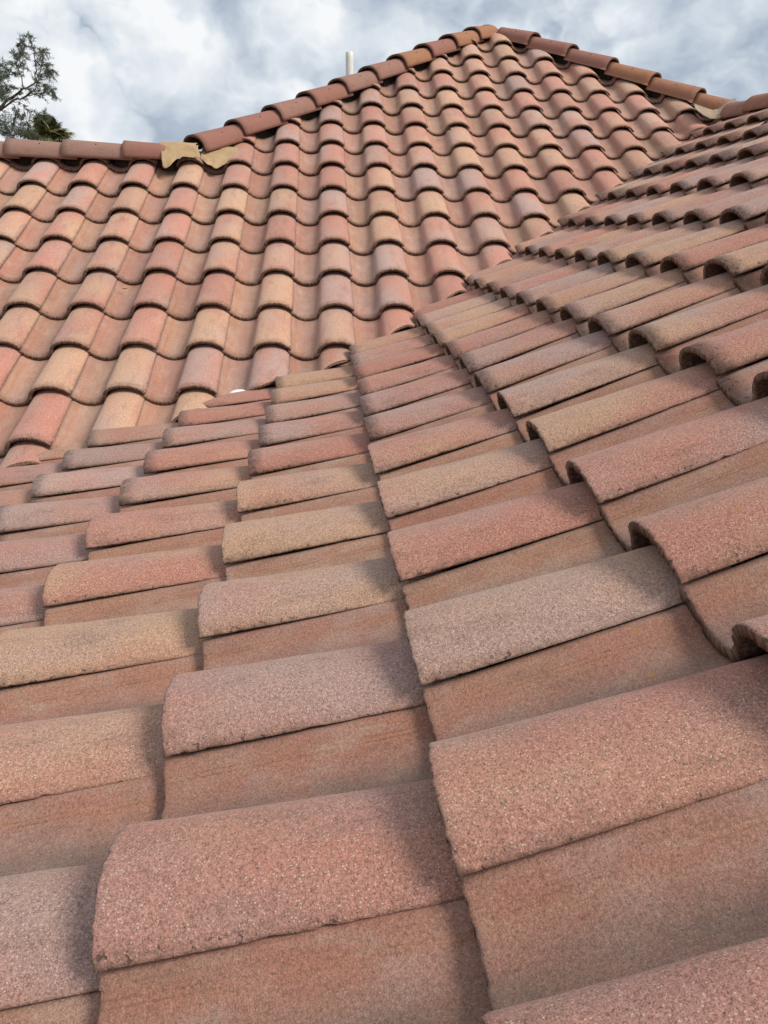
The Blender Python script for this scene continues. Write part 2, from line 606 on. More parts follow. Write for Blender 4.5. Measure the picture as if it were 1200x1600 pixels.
def emit_tile(name, T, parent, mats=None, label=None):
    c = T['v'][0]
    o = mesh_obj(name, T['v'], T['f'], mats or [M_TILE, M_BUTT], parent, T['m'], {k: T[k] for k in ('tc', 'tp', 'tq')}, True, tuple(c))
    if label:
        o['label'] = label
    return o


def join_tiles(name, Ts, parent, mats=None):
    v, f, m, tc_, tp_, tq_ = [], [], [], [], [], []
    for T in Ts:
        b = len(v)
        v += T['v']
        f += [tuple(b + i for i in q) for q in T['f']]
        m += T['m']
        tc_ += T['tc']; tp_ += T['tp']; tq_ += T['tq']
    o = mesh_obj(name, v, f, mats or [M_TILE, M_BUTT], parent, m, {'tc': tc_, 'tp': tp_, 'tq': tq_}, True)
    o['kind'] = 'stuff'
    return o


def rand_kind(r):
    t = r.random()
    b = r.uniform(.40, .60)
    if t < .40:
        return (r.uniform(.0, .35), r.uniform(.05, .45), b)          # rose
    if t < .70:
        return (r.uniform(.65, 1.0), r.uniform(.0, .35), b)          # buff
    if t < .85:
        return (r.uniform(.1, .5), r.uniform(.65, 1.0), b)           # grey mauve
    return (r.uniform(.3, .7), r.uniform(.2, .6), b)


# colours read off the photograph for the large tiles  (course, column) -> (buff, grey, brightness)
ROSE, BUFF, GREY, RG = (.10, .15, .46), (.95, .22, .50), (.3, .85, .50), (.05, .50, .48)
SPEC_A = {
    (0, -1): (.12, .35, .46), (-1, -1): (.2, .3, .46), (1, -1): (.2, .2, .46), (-2, 0): (.25, .60, .47), (-2, -1): (.3, .4, .46), (-3, 0): (.6, .3, .48),
   
    (0, 0): (.15, .30, .47), (0, 1): (.90, .50, .48), (0, 2): (.15, .15, .46), (0, 3): (.80, .45, .50), (0, 4): RG, (0, 5): RG,
    (0, 6): RG, (0, 7): (.10, .4, .48), (0, 8): ROSE,
    (-1, 0): (.15, .25, .46), (-1, 1): (.05, .55, .48), (-1, 2): (.85, .40, .50), (-1, 3): (.95, .40, .50), (-1, 4): (.95, .15, .50),
    (-1, 5): ROSE, (-1, 6): (.1, .6, .5), (-1, 7): (.25, .85, .5), (-1, 8): (.85, .1, .5), (-1, 9): (.9, .3, .5),
    (-2, 1): (.4, .3, .5), (-2, 2): (.85, .15, .5), (-2, 3): (.75, .15, .5), (-2, 4): (.25, .3, .5), (-2, 5): (.45, .2, .5), (-2, 6): (.3, .2, .5),
    (-2, 7): (.35, .6, .5), (-2, 8): ROSE, (-2, 9): ROSE, (-3, 3): (.1, .75, .5), (-3, 4): (.1, .75, .5), (-3, 5): (.1, .75, .5),
    (1, 1): (.2, .2, .45), (1, 2): (.1, .5, .47), (1, 3): (.7, .3, .46), (1, 4): (.85, .3, .48), (1, 5): (.2, .6, .48), (1, 6): (.1, .45, .48),
    (1, 7): (.1, .5, .48), (1, 0): (.15, .35, .45), (2, 3): (.1, .2, .46), (2, 4): (.9, .3, .48), (2, 5): (.6, .4, .48), (2, 6): (.65, .35, .48),
    (2, 7): (.6, .3, .48), (3, 5): (.85, .2, .5), (3, 6): (.1, .35, .46), (3, 7): (.8, .3, .5), (3, 8): (.9, .2, .5), (3, 9): (.5, .7, .5),
    (4, 7): (.15, .7, .5), (4, 8): (.2, .75, .5), (4, 9): (.15, .6, .5),
}
SPEC_B = {
    (0, 1): (.9, .1, .55), (0, 3): (.15, .9, .5), (0, -3): (.95, .0, .55), (-1, -3): (.1, .4, .5), (-1, 0): (.2, .85, .5), (-1, -2): (.95, .1, .55),
    (-1, 2): (.95, .05, .55), (-2, 0): ROSE, (-2, -2): (.7, .5, .5), (-2, 1): (.95, .2, .55), (-3, 0): (.5, .6, .52), (-3, -1): (.6, .4, .52),
    (-4, -1): (.9, .1, .55), (-4, 0): (.3, .8, .5), (-4, 1): (.1, .6, .5), (-5, 0): (.7, .5, .5), (-5, -1): (.9, .15, .55), (-5, -2): (.9, .15, .55),
    (-6, -1): (.2, .7, .5), (-6, -2): (.15, .65, .5), (-6, -3): (.9, .4, .52), (-6, -4): (.95, .1, .55), (-7, -3): (.95, .2, .55), (-7, -2): (.95, .2, .55),
    (2, 0): (.1, .5, .5), (2, -1): (.2, .7, .5), (3, -1): (.95, .0, .55), (1, -1): (.05, .3, .48), (1, 0): (.1, .3, .5),
}

# ------------------------------------------------------------------ the two roofs
near_roof = thing('tiled_roof', 'near roof slope of big grainy S shaped tiles running down to the left, filling the foreground', 'roof', (RIDGE_X, 0, zA(RIDGE_X) - .3))
far_roof = thing('tiled_roof', 'far hipped roof slope rising to a peak against the clouds, with a torn gap in its ridge', 'roof', (APEX[0], APEX[1], 1.9))

# -- near slope tiles
tilesA = []
D_steps = {}
for m in range(A_MIN, A_MAX):
    x0, z0 = _AX[m]
    x1, z1 = _AX[m + 1]
    for k in range(-4, 24):
        yk = k * W + YS.get(m, 0.0)
        crest_y = yk + .0868
        # skip tiles wholly across the valley or beyond the ridge
        ylo, yhi = crest_y - .087, crest_y + .226
        if ylo > max(V(x0), V(x0 + .42)) - .02 or x0 > RIDGE_X - .05:
            continue
        d0 = Vector((x1 - x0, 0, z1 - z0)).normalized()
        R_ = Vector((0, -1, 0))
        nrm = R_.cross(d0)
        r = random.Random(m * 1000 + k * 7 + 3)
        P0 = Vector((x0, crest_y, z0)) - nrm * H_JOINT
        P1 = Vector((x1, crest_y - YS.get(m, 0.0) + YS.get(m + 1, 0.0), z1)) - nrm * (H_JOINT + TH + .003)
        P0 += Vector((r.uniform(-.004, .004), r.uniform(-.002, .002), r.uniform(0, .0025)))
        D_ = (P1 - P0).normalized()
        D_ = (D_ + R_ * r.uniform(-.004, .004)).normalized()
        R2 = (R_ + nrm * r.uniform(-.008, .008)).normalized()
        q = [P0 + R2 * a + D_ * b + nrm * .05 for a, b in ((-.218, 0), (.087, 0), (.087, .35), (-.218, .35))]
        ar = screen_area(q)
        kind = SPEC_A.get((m, k)) or rand_kind(r)
        kind = (kind[0] * .95, min(1.0, kind[1] + .05), kind[2] - .15)
        cuts = []
        # valley saw line
        xm = x0 + .18
        def side(x, y):
            return V(x) - .005 - y
        cs = [side(x0 + b, y) for b in (0, .21, .42) for y in (ylo, yhi)]
        if min(cs) < 0:
            # local tangent of the valley
            xc = x0 + .2
            for xx in np.linspace(x0, x0 + .42, 9):
                if abs(side(xx, crest_y)) < abs(side(xc, crest_y)):
                    xc = xx
            g = (V(xc + .1) - V(xc - .1)) / .2
            keep = Vector((g, -1, 0)).normalized()
            cuts.append(((xc, V(xc) - .005, 0), keep))
        if x0 + .42 > RIDGE_X + .02:
            cuts.append(((RIDGE_X - .02, 0, 0), Vector((-1, 0, 0))))
        tilesA.append((ar, m, k, P0, R2, D_, kind, cuts))

tilesB = []
for j in range(-11, 10):
    y0, z0 = Brow(j)
    y1, z1 = Brow(j + 1)
    for i in range(-14, 12):
        xc = OX + i * W
        r = random.Random(j * 1000 + i * 7 + 50021)
        if y0 > max(ytop(xc - .2), ytop(xc + .09), ytop(xc)) - .06:
            continue
        xl, xr = xc - .226, xc + .087
        # on the B side of the valley?
        if max(y0 + .38 - (V(x) - .045) for x in (xl, xr)) < 0.02:
            continue
        d0 = Vector((0, y1 - y0, z1 - z0)).normalized()
        R_ = Vector((1, 0, 0))
        nrm = R_.cross(d0)
        P0 = Vector((xc, y0, z0)) - nrm * H_CREST
        P1 = Vector((xc, y1, z1)) - nrm * (H_CREST + TH + .003)
        P0 += Vector((r.uniform(-.002, .002), r.uniform(-.004, .004), r.uniform(0, .002)))
        D_ = (P1 - P0).normalized()
        D_ = (D_ + R_ * r.uniform(-.005, .005)).normalized()
        R2 = (R_ + nrm * r.uniform(-.008, .008)).normalized()
        R2 = (R2 - D_ * R2.dot(D_)).normalized()
        q = [P0 + R2 * a + D_ * b + nrm * .05 for a, b in ((-.218, 0), (.087, 0), (.087, .35), (-.218, .35))]
        ar = screen_area(q)
        kind = SPEC_B.get((j, i)) or rand_kind(r)
        kind = (kind[0], kind[1], min(.6, kind[2] + .02))
        cuts = []
        dv = [y0 + b - (V(x) - .045) for x in (xl, xr) for b in (0, .38)]
        if min(dv) < 0:
            xv = xc
            for xx in np.linspace(xl, xr, 9):
                if abs(V(xx) - .045 - (y0 + .18)) < abs(V(xv) - .045 - (y0 + .18)):
                    xv = xx
            g = (V(xv + .1) - V(xv - .1)) / .2
            cuts.append(((xv, V(xv) - .045, 0), Vector((-g, 1, 0)).normalized()))
        if y0 + .38 > min(ytop(xl), ytop(xr)):
            # saw along whichever ridge or hip passes over the tile
            if xc + (y0 + .2) > HIP_R - .35:
                cuts.append(((HIP_R - y0 - .045, y0, 0), Vector((-1, -1, 0)).normalized()))
            if xc + .087 > RIDGE_Y - HIP_L - .02 and y0 + .38 > xl + HIP_L - .02:
                cuts.append(((0, HIP_L - .045, 0), Vector((1, -1, 0)).normalized()))
            if xc < RIDGE_Y - HIP_L + .1 and y0 + .38 > RIDGE_Y:
                if xc < RIDGE_Y - HIP_L - .1:
                    cuts.append(((0, RIDGE_Y - .03, 0), Vector((0, -1, 0))))
        tilesB.append((ar, j, i, P0, R2, D_, kind, cuts))


def emit_all(tiles, parent, head):
    tiles.sort(key=lambda t: -t[0])
    rest, n = [], 0
    for ar, a, b, P0, R_, D_, kind, cuts in tiles:
        res = 2 if ar > 11000 else (1 if ar > 900 else 0)
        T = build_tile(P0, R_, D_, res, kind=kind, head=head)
        if cuts:
            T = cut_tile(T, cuts)
            if T is None:
                continue
        if n < 99 and ar > 60:
            emit_tile('roof_tile', T, parent)
            n += 1
        else:
            rest.append(T)
    if rest:
        join_tiles('roof_tiles', rest, parent)


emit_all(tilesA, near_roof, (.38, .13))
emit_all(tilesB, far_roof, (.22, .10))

# ------------------------------------------------------------------ decks, walls, valley metal
dz = .075


def strip(name, rows, material, parent, thick=0.0):
    n = len(rows[0])
    v = [p for row in rows for p in row]
    f = [(a * n + b, a * n + b + 1, (a + 1) * n + b + 1, (a + 1) * n + b) for a in range(len(rows) - 1) for b in range(n - 1)]
    o = mesh_obj(name, v, f, [material], parent, smooth=False)
    if thick:
        md = o.modifiers.new('solid', 'SOLIDIFY')
        md.thickness = thick
        md.offset = -1
    return o


xs = [x for x in np.linspace(_AX[A_MIN][0] - .05, RIDGE_X, 40)]
strip('roof_deck', [[Vector((x, y0_, zA(x) - H_JOINT - dz)) for y0_ in np.linspace(-1.6, V(x), 5)] for x in xs], M_FELT, near_roof, .03)
# the hidden back slope of the near wing
strip('back_deck', [[Vector((x, y_, zA(2 * RIDGE_X - x) - H_JOINT - dz)) for y_ in (-1.6, 6.0)] for x in np.linspace(RIDGE_X, RIDGE_X + 4, 12)], M_FELT, near_roof, .03)
xs = np.linspace(-4.6, RIDGE_X, 48)
strip('roof_deck', [[Vector((x, y_, zB(y_) - H_CREST * 1.12 - dz)) for y_ in np.linspace(V(x) if x > -2.6 else V(-2.6), ytop(x), 30)] for x in xs], M_FELT, far_roof, .03)
# hidden slopes behind the hips and the left ridge
ax_, ay_ = APEX
za_ = zB(ay_) - H_CREST * 1.12 - dz
rl = (RIDGE_Y - HIP_L, RIDGE_Y)
zr_ = zB(RIDGE_Y) - H_CREST * 1.12 - dz
v = [(ax_, ay_, za_), (rl[0], rl[1], zr_), (rl[0] - 2.2, rl[1] - 1.2, zr_ - 1.1), (rl[0] - 2.0, ay_ + 2.5, zr_ - 1.1), (ax_ + 2.5, ay_ + 2.5, za_ - 1.25), (RIDGE_X + .1, 6.0, zB(6.0) - H_CREST * 1.12 - dz),
     (ax_ + 4, 4.5, za_ - 2.0)]
v[2] = (rl[0] - 1.3, RIDGE_Y + 1.3, zr_ - .62)
mesh_obj('back_deck', v, [(0, 1, 2), (0, 2, 3), (0, 3, 4), (0, 4, 5), (5, 4, 6)], [M_FELT], far_roof, smooth=False)
v = [(-4.6, RIDGE_Y, zr_), (rl[0], RIDGE_Y, zr_), (rl[0], RIDGE_Y + 3, zr_ - 1.5), (-4.6, RIDGE_Y + 3, zr_ - 1.5)]
mesh_obj('back_deck', v, [(0, 1, 2, 3)], [M_FELT], far_roof, smooth=False)
# metal valley channel
rows = []
for x in np.linspace(-2.6, RIDGE_X, 36):
    y_ = V(x)
    g = (V(x + .05) - V(x - .05)) / .1
    t = Vector((1, g, 0)).normalized()
    s = Vector((-t.y, t.x, 0))
    row = []
    for w_, up in ((-.16, 0), (-.015, 0), (0, .025), (.015, 0), (.16, 0)):
        p = Vector((x, y_, 0)) + s * w_
        za2 = zA(p.x) - H_JOINT - dz
        zb2 = zB(p.y) - H_CREST * 1.12 - dz
        row.append(Vector((p.x, p.y, max(za2, zb2) + .012 + up)))
    rows.append(row)
strip('valley_metal', rows, M_METAL, far_roof)
# stucco walls below
GZ = -3.3


def box(name, lo, hi, m, parent=None):
    x0, y0, z0 = lo
    x1, y1, z1 = hi
    v = [(x0, y0, z0), (x1, y0, z0), (x1, y1, z0), (x0, y1, z0), (x0, y0, z1), (x1, y0, z1), (x1, y1, z1), (x0, y1, z1)]
    f = [(0, 3, 2, 1), (4, 5, 6, 7), (0, 1, 5, 4), (1, 2, 6, 5), (2, 3, 7, 6), (3, 0, 4, 7)]
    return mesh_obj(name, v, f, [m], parent, smooth=False)


box('wall', (-2.0, -1.4, GZ), (RIDGE_X + 3.2, 5.6, -.75), M_STUCCO, near_roof)
box('wall', (-4.5, 2.6, GZ), (-2.1, 7.6, -.75), M_STUCCO, far_roof)


# ------------------------------------------------------------------ ridge and hip caps
def build_cap(P0, axis, up, length=.42, w0=.120, w1=.100, rise=.112, kind=(.4, .2), nu=26, nv=10, roll=0.0):
    axis = axis.normalized()
    side = axis.cross(up).normalized()
    up = side.cross(axis).normalized()
    q = Matrix.Rotation(roll, 3, axis)
    side, up = q @ side, q @ up
    seed = rng.uniform(0, 100)
    sv = Vector((seed, seed * .5, seed * .9))
    verts, tcs, tps, tqs = [], [], [], []
    t_ = .0150
    for layer in (0, 1):
        for j in range(nv):
            s = j / (nv - 1)
            w = w0 + (w1 - w0) * s - (t_ if layer else 0)
            rs = rise * (1 - .10 * s) - (t_ if layer else 0)
            for i in range(nu):
                a = math.pi * i / (nu - 1)
                ca, sa = math.cos(a), math.sin(a)
                # half round with slightly straight flanks
                x = -w * (abs(ca) ** .92) * (1 if ca > 0 else -1)
                h = rs * (sa ** .80 if sa > 0 else 0)
                vv = s * length + (noise.fractal(sv + Vector((x * 40, h * 40, 0)), 1.0, 2.0, 3) * .003 if j == 0 else 0)
                verts.append(P0 + axis * vv + side * x + up * h)
                tcs.append((x + seed, s * length, h + seed * .3, 1))
                tps.append((kind[0], kind[1], .5, 1))
                tqs.append((0, 0, 0, 1))
    nb = nu * nv
    f, m = [], []
    T = lambda i, j: j * nu + i
    for j in range(nv - 1):
        for i in range(nu - 1):
            a, b, c, d = T(i, j), T(i + 1, j), T(i + 1, j + 1), T(i, j + 1)
            f.append((d, c, b, a)); m.append(0)
            f.append((nb + a, nb + b, nb + c, nb + d)); m.append(1)
    for i in range(nu - 1):
        a, b = T(i, 0), T(i + 1, 0)
        f.append((a, b, nb + b, nb + a)); m.append(1)
        a, b = T(i, nv - 1), T(i + 1, nv - 1)
        f.append((nb + a, nb + b, b, a)); m.append(1)
    for j in range(nv - 1):
        for i in (0, nu - 1):
            a, b = T(i, j), T(i, j + 1)
            f.append((a, b, nb + b, nb + a)); m.append(1)
    return dict(v=verts, f=f, m=m, tc=tcs, tp=tps, tq=tqs), side, up


CAPM = [M_RIDGE, M_BUTT]


def nail(parent_obj, P, r=.0048):
    v, f = [], []
    n = 8
    # small faceted dome
    rings = [(1.0, -.6), (.9, .2), (.5, .7)]
    for rr, hh in rings:
        for a in range(n):
            t = 2 * math.pi * a / n
            v.append(Vector(P) + Vector((math.cos(t) * rr * r, -hh * r, math.sin(t) * rr * r)))
    v.append(Vector(P) + Vector((0, -r, 0)))
    for k in range(2):
        for a in range(n):
            b = (a + 1) % n
            f.append((k * n + a, k * n + b, (k + 1) * n + b, (k + 1) * n + a))
    for a in range(n):
        f.append((2 * n + a, 2 * n + (a + 1) % n, 3 * n))
    me = bpy.data.meshes.new('nail')
    base = parent_obj.matrix_basis.translation + (parent_obj.parent.location if parent_obj.parent else Vector())
    me.from_pydata([tuple(q - Vector(P)) for q in v], [], f)
    me.materials.append(M_NAIL)
    o = bpy.data.objects.new('nail', me)
    o.location = Vector(P) - base
    link(o, parent_obj)


def cap_run(start, end, n, parent, kinds, length=.42, over=0, facing=None, lift=.012, first_short=None, up=Vector((0, 0, 1)), w0=.120, rise=.112, nails=True, jit=1.0):
    start, end = Vector(start), Vector(end)
    ax = (end - start)
    step = ax / n
    axn = ax.normalized()
    for k in range(n + over):
        P = start + step * k
        d = axn.copy()
        # the butt rides on the cap below, the tail tucks under the next one
        d = (d - up * (lift / step.length)).normalized()
        P = P + up * lift
        kd = kinds[k % len(kinds)]
        d = (d + axn.cross(up) * rng.uniform(-.012, .012) * jit).normalized()
        T, sd, up2 = build_cap(P, d, up, length, w0=w0, kind=kd, rise=rise, roll=rng.uniform(-.03, .03) * jit)
        o = emit_tile('ridge_tile', T, parent, CAPM)
        if nails:
            s = sd if sd.y < 0 else -sd
            w = w0 - .012
            q = P + d * (length * .47) + s * (w * math.cos(rad(47)) ** .92) + up2 * ((rise - .006) * math.sin(rad(47)) ** .80 + .002)
            nail(o, q)


BASE = -.066
zr = zB(RIDGE_Y) + BASE - .005
yl = RIDGE_Y - .01
# left ridge: butts at -2.127, -1.776, -1.395 (the last one sawn short)
KL = [(.2, .55), (.15, .6), (.25, .45)]
cap_run((-2.127 - .355 * 4, yl, zr), (-2.127, yl, zr), 4, far_roof, KL, over=1, jit=.5, length=.44)
cap_run((-1.776, yl, zr), (-1.395, yl, zr), 1, far_roof, [(.2, .6)], jit=.4, length=.44)
T, sd, up2 = build_cap(Vector((-1.400, yl, zr + .012)), Vector((1, 0, -.02)), Vector((0, 0, 1)), .265, kind=(.25, .2), w0=.118, w1=.11)
o = emit_tile('ridge_tile', T, far_roof, CAPM, 'short sawn ridge tile beside the bare tan paper')
nail(o, Vector((-1.285, yl - .084, zr + .079)))
# left hip, butt of the lowest cap over the torn paper


def hipz(x, y):
    return zB(y) + BASE - .055 * max(0.0, (y - 6.6) / .98) ** 2


xa, ya = -.965, -.965 + HIP_L
xb, yb = 1.20, 1.20 + HIP_L
KH = [(.25, .15), (.2, .2), (.15, .5), (.2, .25), (.2, .55), (.2, .5), (.85, .0), (.15, .2), (.95, .0)]
for k in range(9):
    s0, s1 = k / 9, (k + 1) / 9
    p = Vector((xa + (xb - xa) * s0, ya + (yb - ya) * s0, 0)); p.z = hipz(p.x, p.y)
    q = Vector((xa + (xb - xa) * s1, ya + (yb - ya) * s1, 0)); q.z = hipz(q.x, q.y)
    cap_run(p, q, 1, far_roof, [KH[k]], length=.42, lift=.026)
p = Vector((xb, yb, hipz(xb, yb)))
apex = Vector((APEX[0] - .01, APEX[1] - .01, hipz(*APEX)))
d = apex - p
T, sd, up2 = build_cap(p + Vector((0, 0, .02)), d + Vector((0, 0, -.03)), Vector((0, 0, 1)), .285, kind=(.95, 0), w0=.118, w1=.112)
emit_tile('ridge_tile', T, far_roof, CAPM, 'sawn orange ridge tile mitred at the peak')
# right hip: butts point down to the right
xe, ye = 3.10, HIP_R - 3.10
xs_, ys_ = 1.47, HIP_R - 1.47
NR = 6
KR = [(.75, .1), (.7, .1), (.75, .1), (.3, .1), (.15, .1), (.2, .15)]
for k in range(NR):
    s0, s1 = k / NR, (k + 1) / NR
    p = Vector((xe + (xs_ - xe) * s0, ye + (ys_ - ye) * s0, 0)); p.z = hipz(p.x, p.y)
    q = Vector((xe + (xs_ - xe) * s1, ye + (ys_ - ye) * s1, 0)); q.z = hipz(q.x, q.y)
    last = k == NR - 1
    cap_run(p, q, 1, far_roof, [KR[k]], length=.42 if not last else .36, lift=.026)
# butt end of the hidden back hip showing over the peak
T, sd, up2 = build_cap(apex + Vector((-.01, .34, -.165)), Vector((.0, -.42, .21)), Vector((0, 0, 1)), .40, kind=(.2, .2), w0=.11, w1=.10)
emit_tile('ridge_tile', T, far_roof, CAPM)
# ridge of the near wing, seen almost end on at the right edge
zn = zA(RIDGE_X) - .045
cap_run((RIDGE_X, 5.74, zn), (RIDGE_X, -1.09, zn), 20, near_roof, [(.3, .45), (.5, .25), (.1, .3)], lift=.014, nails=False, w0=.112)

# felt covered boards closing the space below the caps
for a, b in (((-4.4, RIDGE_Y, zB(RIDGE_Y) - .17), (rl[0] + .05, RIDGE_Y, zB(RIDGE_Y) - .17)),
             ((rl[0], RIDGE_Y, zB(RIDGE_Y) - .17), (APEX[0], APEX[1], zB(APEX[1]) - .17)),
             ((APEX[0], APEX[1], zB(APEX[1]) - .17), (2.9, HIP_R - 2.9, zB(HIP_R - 2.9) - .17))):
    a, b = Vector(a), Vector(b)
    t = (b - a).normalized()
    s = Vector((-t.y, t.x, 0)).normalized() * .02
    h = Vector((0, 0, .12))
    v = [a - s, a + s, a + s + h, a - s + h, b - s, b + s, b + s + h, b - s + h]
    f = [(0, 1, 2, 3), (7, 6, 5, 4), (0, 3, 7, 4), (1, 5, 6, 2), (3, 2, 6, 7)]
    mesh_obj('ridge_board', v, f, [M_FELT], far_roof, smooth=False)
a, b = Vector((RIDGE_X, -1.2, zn - .14)), Vector((RIDGE_X, 5.9, zn - .14))
s, h = Vector((.02, 0, 0)), Vector((0, 0, .17))
v = [a - s, a + s, a + s + h, a - s + h, b - s, b + s, b + s + h, b - s + h]
mesh_obj('ridge_board', v, [(0, 1, 2, 3), (7, 6, 5, 4), (0, 3, 7, 4), (1, 5, 6, 2), (3, 2, 6, 7)], [M_FELT], near_roof, smooth=False)


# ------------------------------------------------------------------ torn paper where a cap is missing
def drape(name, x0, x1, front, back, m, parent, seedv, yc, zc, r=.078, lab=None, skew=0.0):
    nx, nt = 34, 30
    rows = []
    for a in range(nx):
        s = a / (nx - 1)
        x = x0 + (x1 - x0) * s
        fr = front(s)
        row = []
        for b in range(nt):
            t = b / (nt - 1)
            # path: behind the board, over the top, then down onto the tiles in front
            if t < .45:
                ang = math.pi * (1 - t / .45) * .5 + math.pi * .5 * 0
                ang = math.pi * .95 - t / .45 * math.pi * .62
                p = Vector((x, yc - math.cos(ang) * -r * -1, zc + math.sin(ang) * r * .95))
                p.y = yc + (-math.cos(ang)) * r * 1.0
            else:
                q = (t - .45) / .55
                ang = math.pi * .33
                y_s = yc - math.cos(ang) * r
                z_s = zc + math.sin(ang) * r * .95
                y_e = yc - r * .5 - fr
                z_e = zB(y_e) - .035 + back(s)
                p = Vector((x, y_s + (y_e - y_s) * q, z_s + (z_e - z_s) * (q ** 1.15)))
            p.y = 2 * yc - p.y if t < .45 else p.y
            nz = noise.fractal(Vector((x * 9 + seedv, t * 3, seedv)), 1.0, 2.0, 4) * .006
            nz += abs(noise.noise(Vector((x * 12 + t * 5 + seedv, t * 4, 2)))) * .010
            p += Vector((noise.noise(Vector((t * 4, x * 6, seedv))) * .006 + skew * (t - .5), -nz, nz * .7))
            row.append(p)
        rows.append(row)
    o = strip(name, rows, m, parent, .0015)
    o.data.polygons.foreach_set('use_smooth', [True] * len(o.data.polygons))
    if lab:
        o['label'] = lab
    return o


def ragged(s, base, amp, k):
    return base + amp * noise.fractal(Vector((s * 7 + k, k, 0)), 1.0, 2.0, 4)


zc0 = zB(RIDGE_Y) - .045
drape('building_paper', -1.165, -.93, lambda s: ragged(s, .10 + .060 * math.exp(-((s - .14) / .22) ** 2) - .02 * s, .010, 3), lambda s: .055 - .035 * math.exp(-((s - .1) / .2) ** 2), M_PAPER, far_roof, 4.0, RIDGE_Y, zc0 - .004, .100, skew=.05)
drape('building_paper', -.92, -.69, lambda s: ragged(s, .23 - .16 * abs(s - .45), .014, 9), lambda s: -.005 + .05 * abs(s - .5), M_PAPER, far_roof, 11.0, RIDGE_Y + .12, zc0 + .005, .075)

# stiff grey-beige membrane folded where the right hip meets the near ridge
def ray_point(u, v, dist):
    d = CAM_F + CAM_R * ((u - 600) / FPX) - CAM_U * ((v - 800) / FPX)
    return CAM_C + d * dist


lo_ = [(1086, 170), (1098, 180), (1110, 186), (1122, 186), (1133, 181), (1141, 174), (1147, 167), (1152, 162)]
hi_ = [(1084, 162), (1100, 168), (1113, 172), (1122, 170), (1130, 163), (1137, 158), (1144, 155), (1150, 154)]
rows = []
for a in range(36):
    s = a / 35 * (len(lo_) - 1)
    i = min(int(s), len(lo_) - 2)
    g = s - i
    row = []
    for b in range(12):
        t = b / 11
        l = (lo_[i][0] * (1 - g) + lo_[i + 1][0] * g, lo_[i][1] * (1 - g) + lo_[i + 1][1] * g)
        h = (hi_[i][0] * (1 - g) + hi_[i + 1][0] * g, hi_[i][1] * (1 - g) + hi_[i + 1][1] * g)
        p = ray_point(l[0] * (1 - t) + h[0] * t, l[1] * (1 - t) + h[1] * t, 5.78 + .20 * t - .05 * math.sin(math.pi * t))
        p += Vector((0, 1, .4)) * (.006 * noise.fractal(Vector((s * .8, t * 3, 5)), 1.0, 2.0, 4))
        row.append(p)
    rows.append(row)
o = strip('roof_membrane', rows, M_MEMB, far_roof, .002)
o.data.polygons.foreach_set('use_smooth', [True] * len(o.data.polygons))


# ------------------------------------------------------------------ vent pipe behind the left hip
def ray_point(u, v, dist):
    d = CAM_F + CAM_R * ((u - 600) / FPX) - CAM_U * ((v - 800) / FPX)
    return CAM_C + d * dist


def tube(pts, radii, n=8, cap=True):
    v, f = [], []
    pts = [Vector(p) for p in pts]
    for k, p in enumerate(pts):
        t = (pts[min(k + 1, len(pts) - 1)] - pts[max(k - 1, 0)]).normalized()
        a = t.orthogonal().normalized()
        b = t.cross(a)
        if k:
            # keep the frame from spinning
            a = (pa - t * pa.dot(t)).normalized()
            b = t.cross(a)
        pa = a
        for i in range(n):
            th = 2 * math.pi * i / n
            v.append(p + (a * math.cos(th) + b * math.sin(th)) * radii[k])
    for k in range(len(pts) - 1):
        for i in range(n):
            j = (i + 1) % n
            f.append((k * n + i, k * n + j, (k + 1) * n + j, (k + 1) * n + i))
    if cap:
        f.append(tuple(range(n))[::-1])
        f.append(tuple((len(pts) - 1) * n + i for i in range(n)))
    return v, f


ptop = ray_point(546, 81.5, 7.25)
vp = thing('vent_pipe', 'plain white plastic vent pipe standing up behind the left hip of the far roof', 'pipe', (ptop.x, ptop.y, ptop.z - .55))
rp = .0355
prof = [(rp, -.55), (rp, -.20), (rp, -.05), (rp, -.002), (rp - .001, 0), (rp - .005, 0), (rp - .006, -.003), (rp - .006, -.12)]
v, f = [], []
n = 32
for r_, h_ in prof:
    for i in range(n):
        a = 2 * math.pi * i / n
        v.append(ptop + Vector((math.cos(a) * r_, math.sin(a) * r_, h_)))
for k in range(len(prof) - 1):
    for i in range(n):
        j = (i + 1) % n
        f.append((k * n + i, k * n + j, (k + 1) * n + j, (k + 1) * n + i))
mesh_obj('pipe', v, f, [M_PVC], vp)
v, f = tube([ptop + Vector((0, 0, -.56)), ptop + Vector((0, 0, -.47)), ptop + Vector((0, 0, -.40))], [.13, .06, .040], 24)
mesh_obj('flashing_collar', v, f, [M_METAL], vp)


def on_far(u, v, up=-.02):
    best = None
    for t in np.linspace(2.5, 8.5, 1200):
        p = ray_point(u, v, t)
        e = abs(p.z - (zB(p.y) + up))
        if best is None or e < best[0]:
            best = (e, p)
    return best[1]


# ------------------------------------------------------------------ loose bits on the roof
def blob(name, P, r, m, label, cat, squash=(1, 1, 1), amp=.05, seedv=0.0, sub=3):
    bm = bmesh.new()
    bmesh.ops.create_icosphere(bm, subdivisions=sub, radius=1.0)
    for vv in bm.verts:
        k = 1 + amp * noise.fractal(vv.co * 1.6 + Vector((seedv, 0, 0)), 1.0, 2.0, 3)
        vv.co = Vector((vv.co.x * r * squash[0] * k, vv.co.y * r * squash[1] * k, vv.co.z * r * squash[2] * k))
    me = bpy.data.meshes.new(name)
    bm.to_mesh(me)
    bm.free()
    me.materials.append(m)
    me.polygons.foreach_set('use_smooth', [True] * len(me.polygons))
    o = bpy.data.objects.new(name, me)
    o.location = P
    link(o)
    o['label'] = label
    o['category'] = cat
    return o


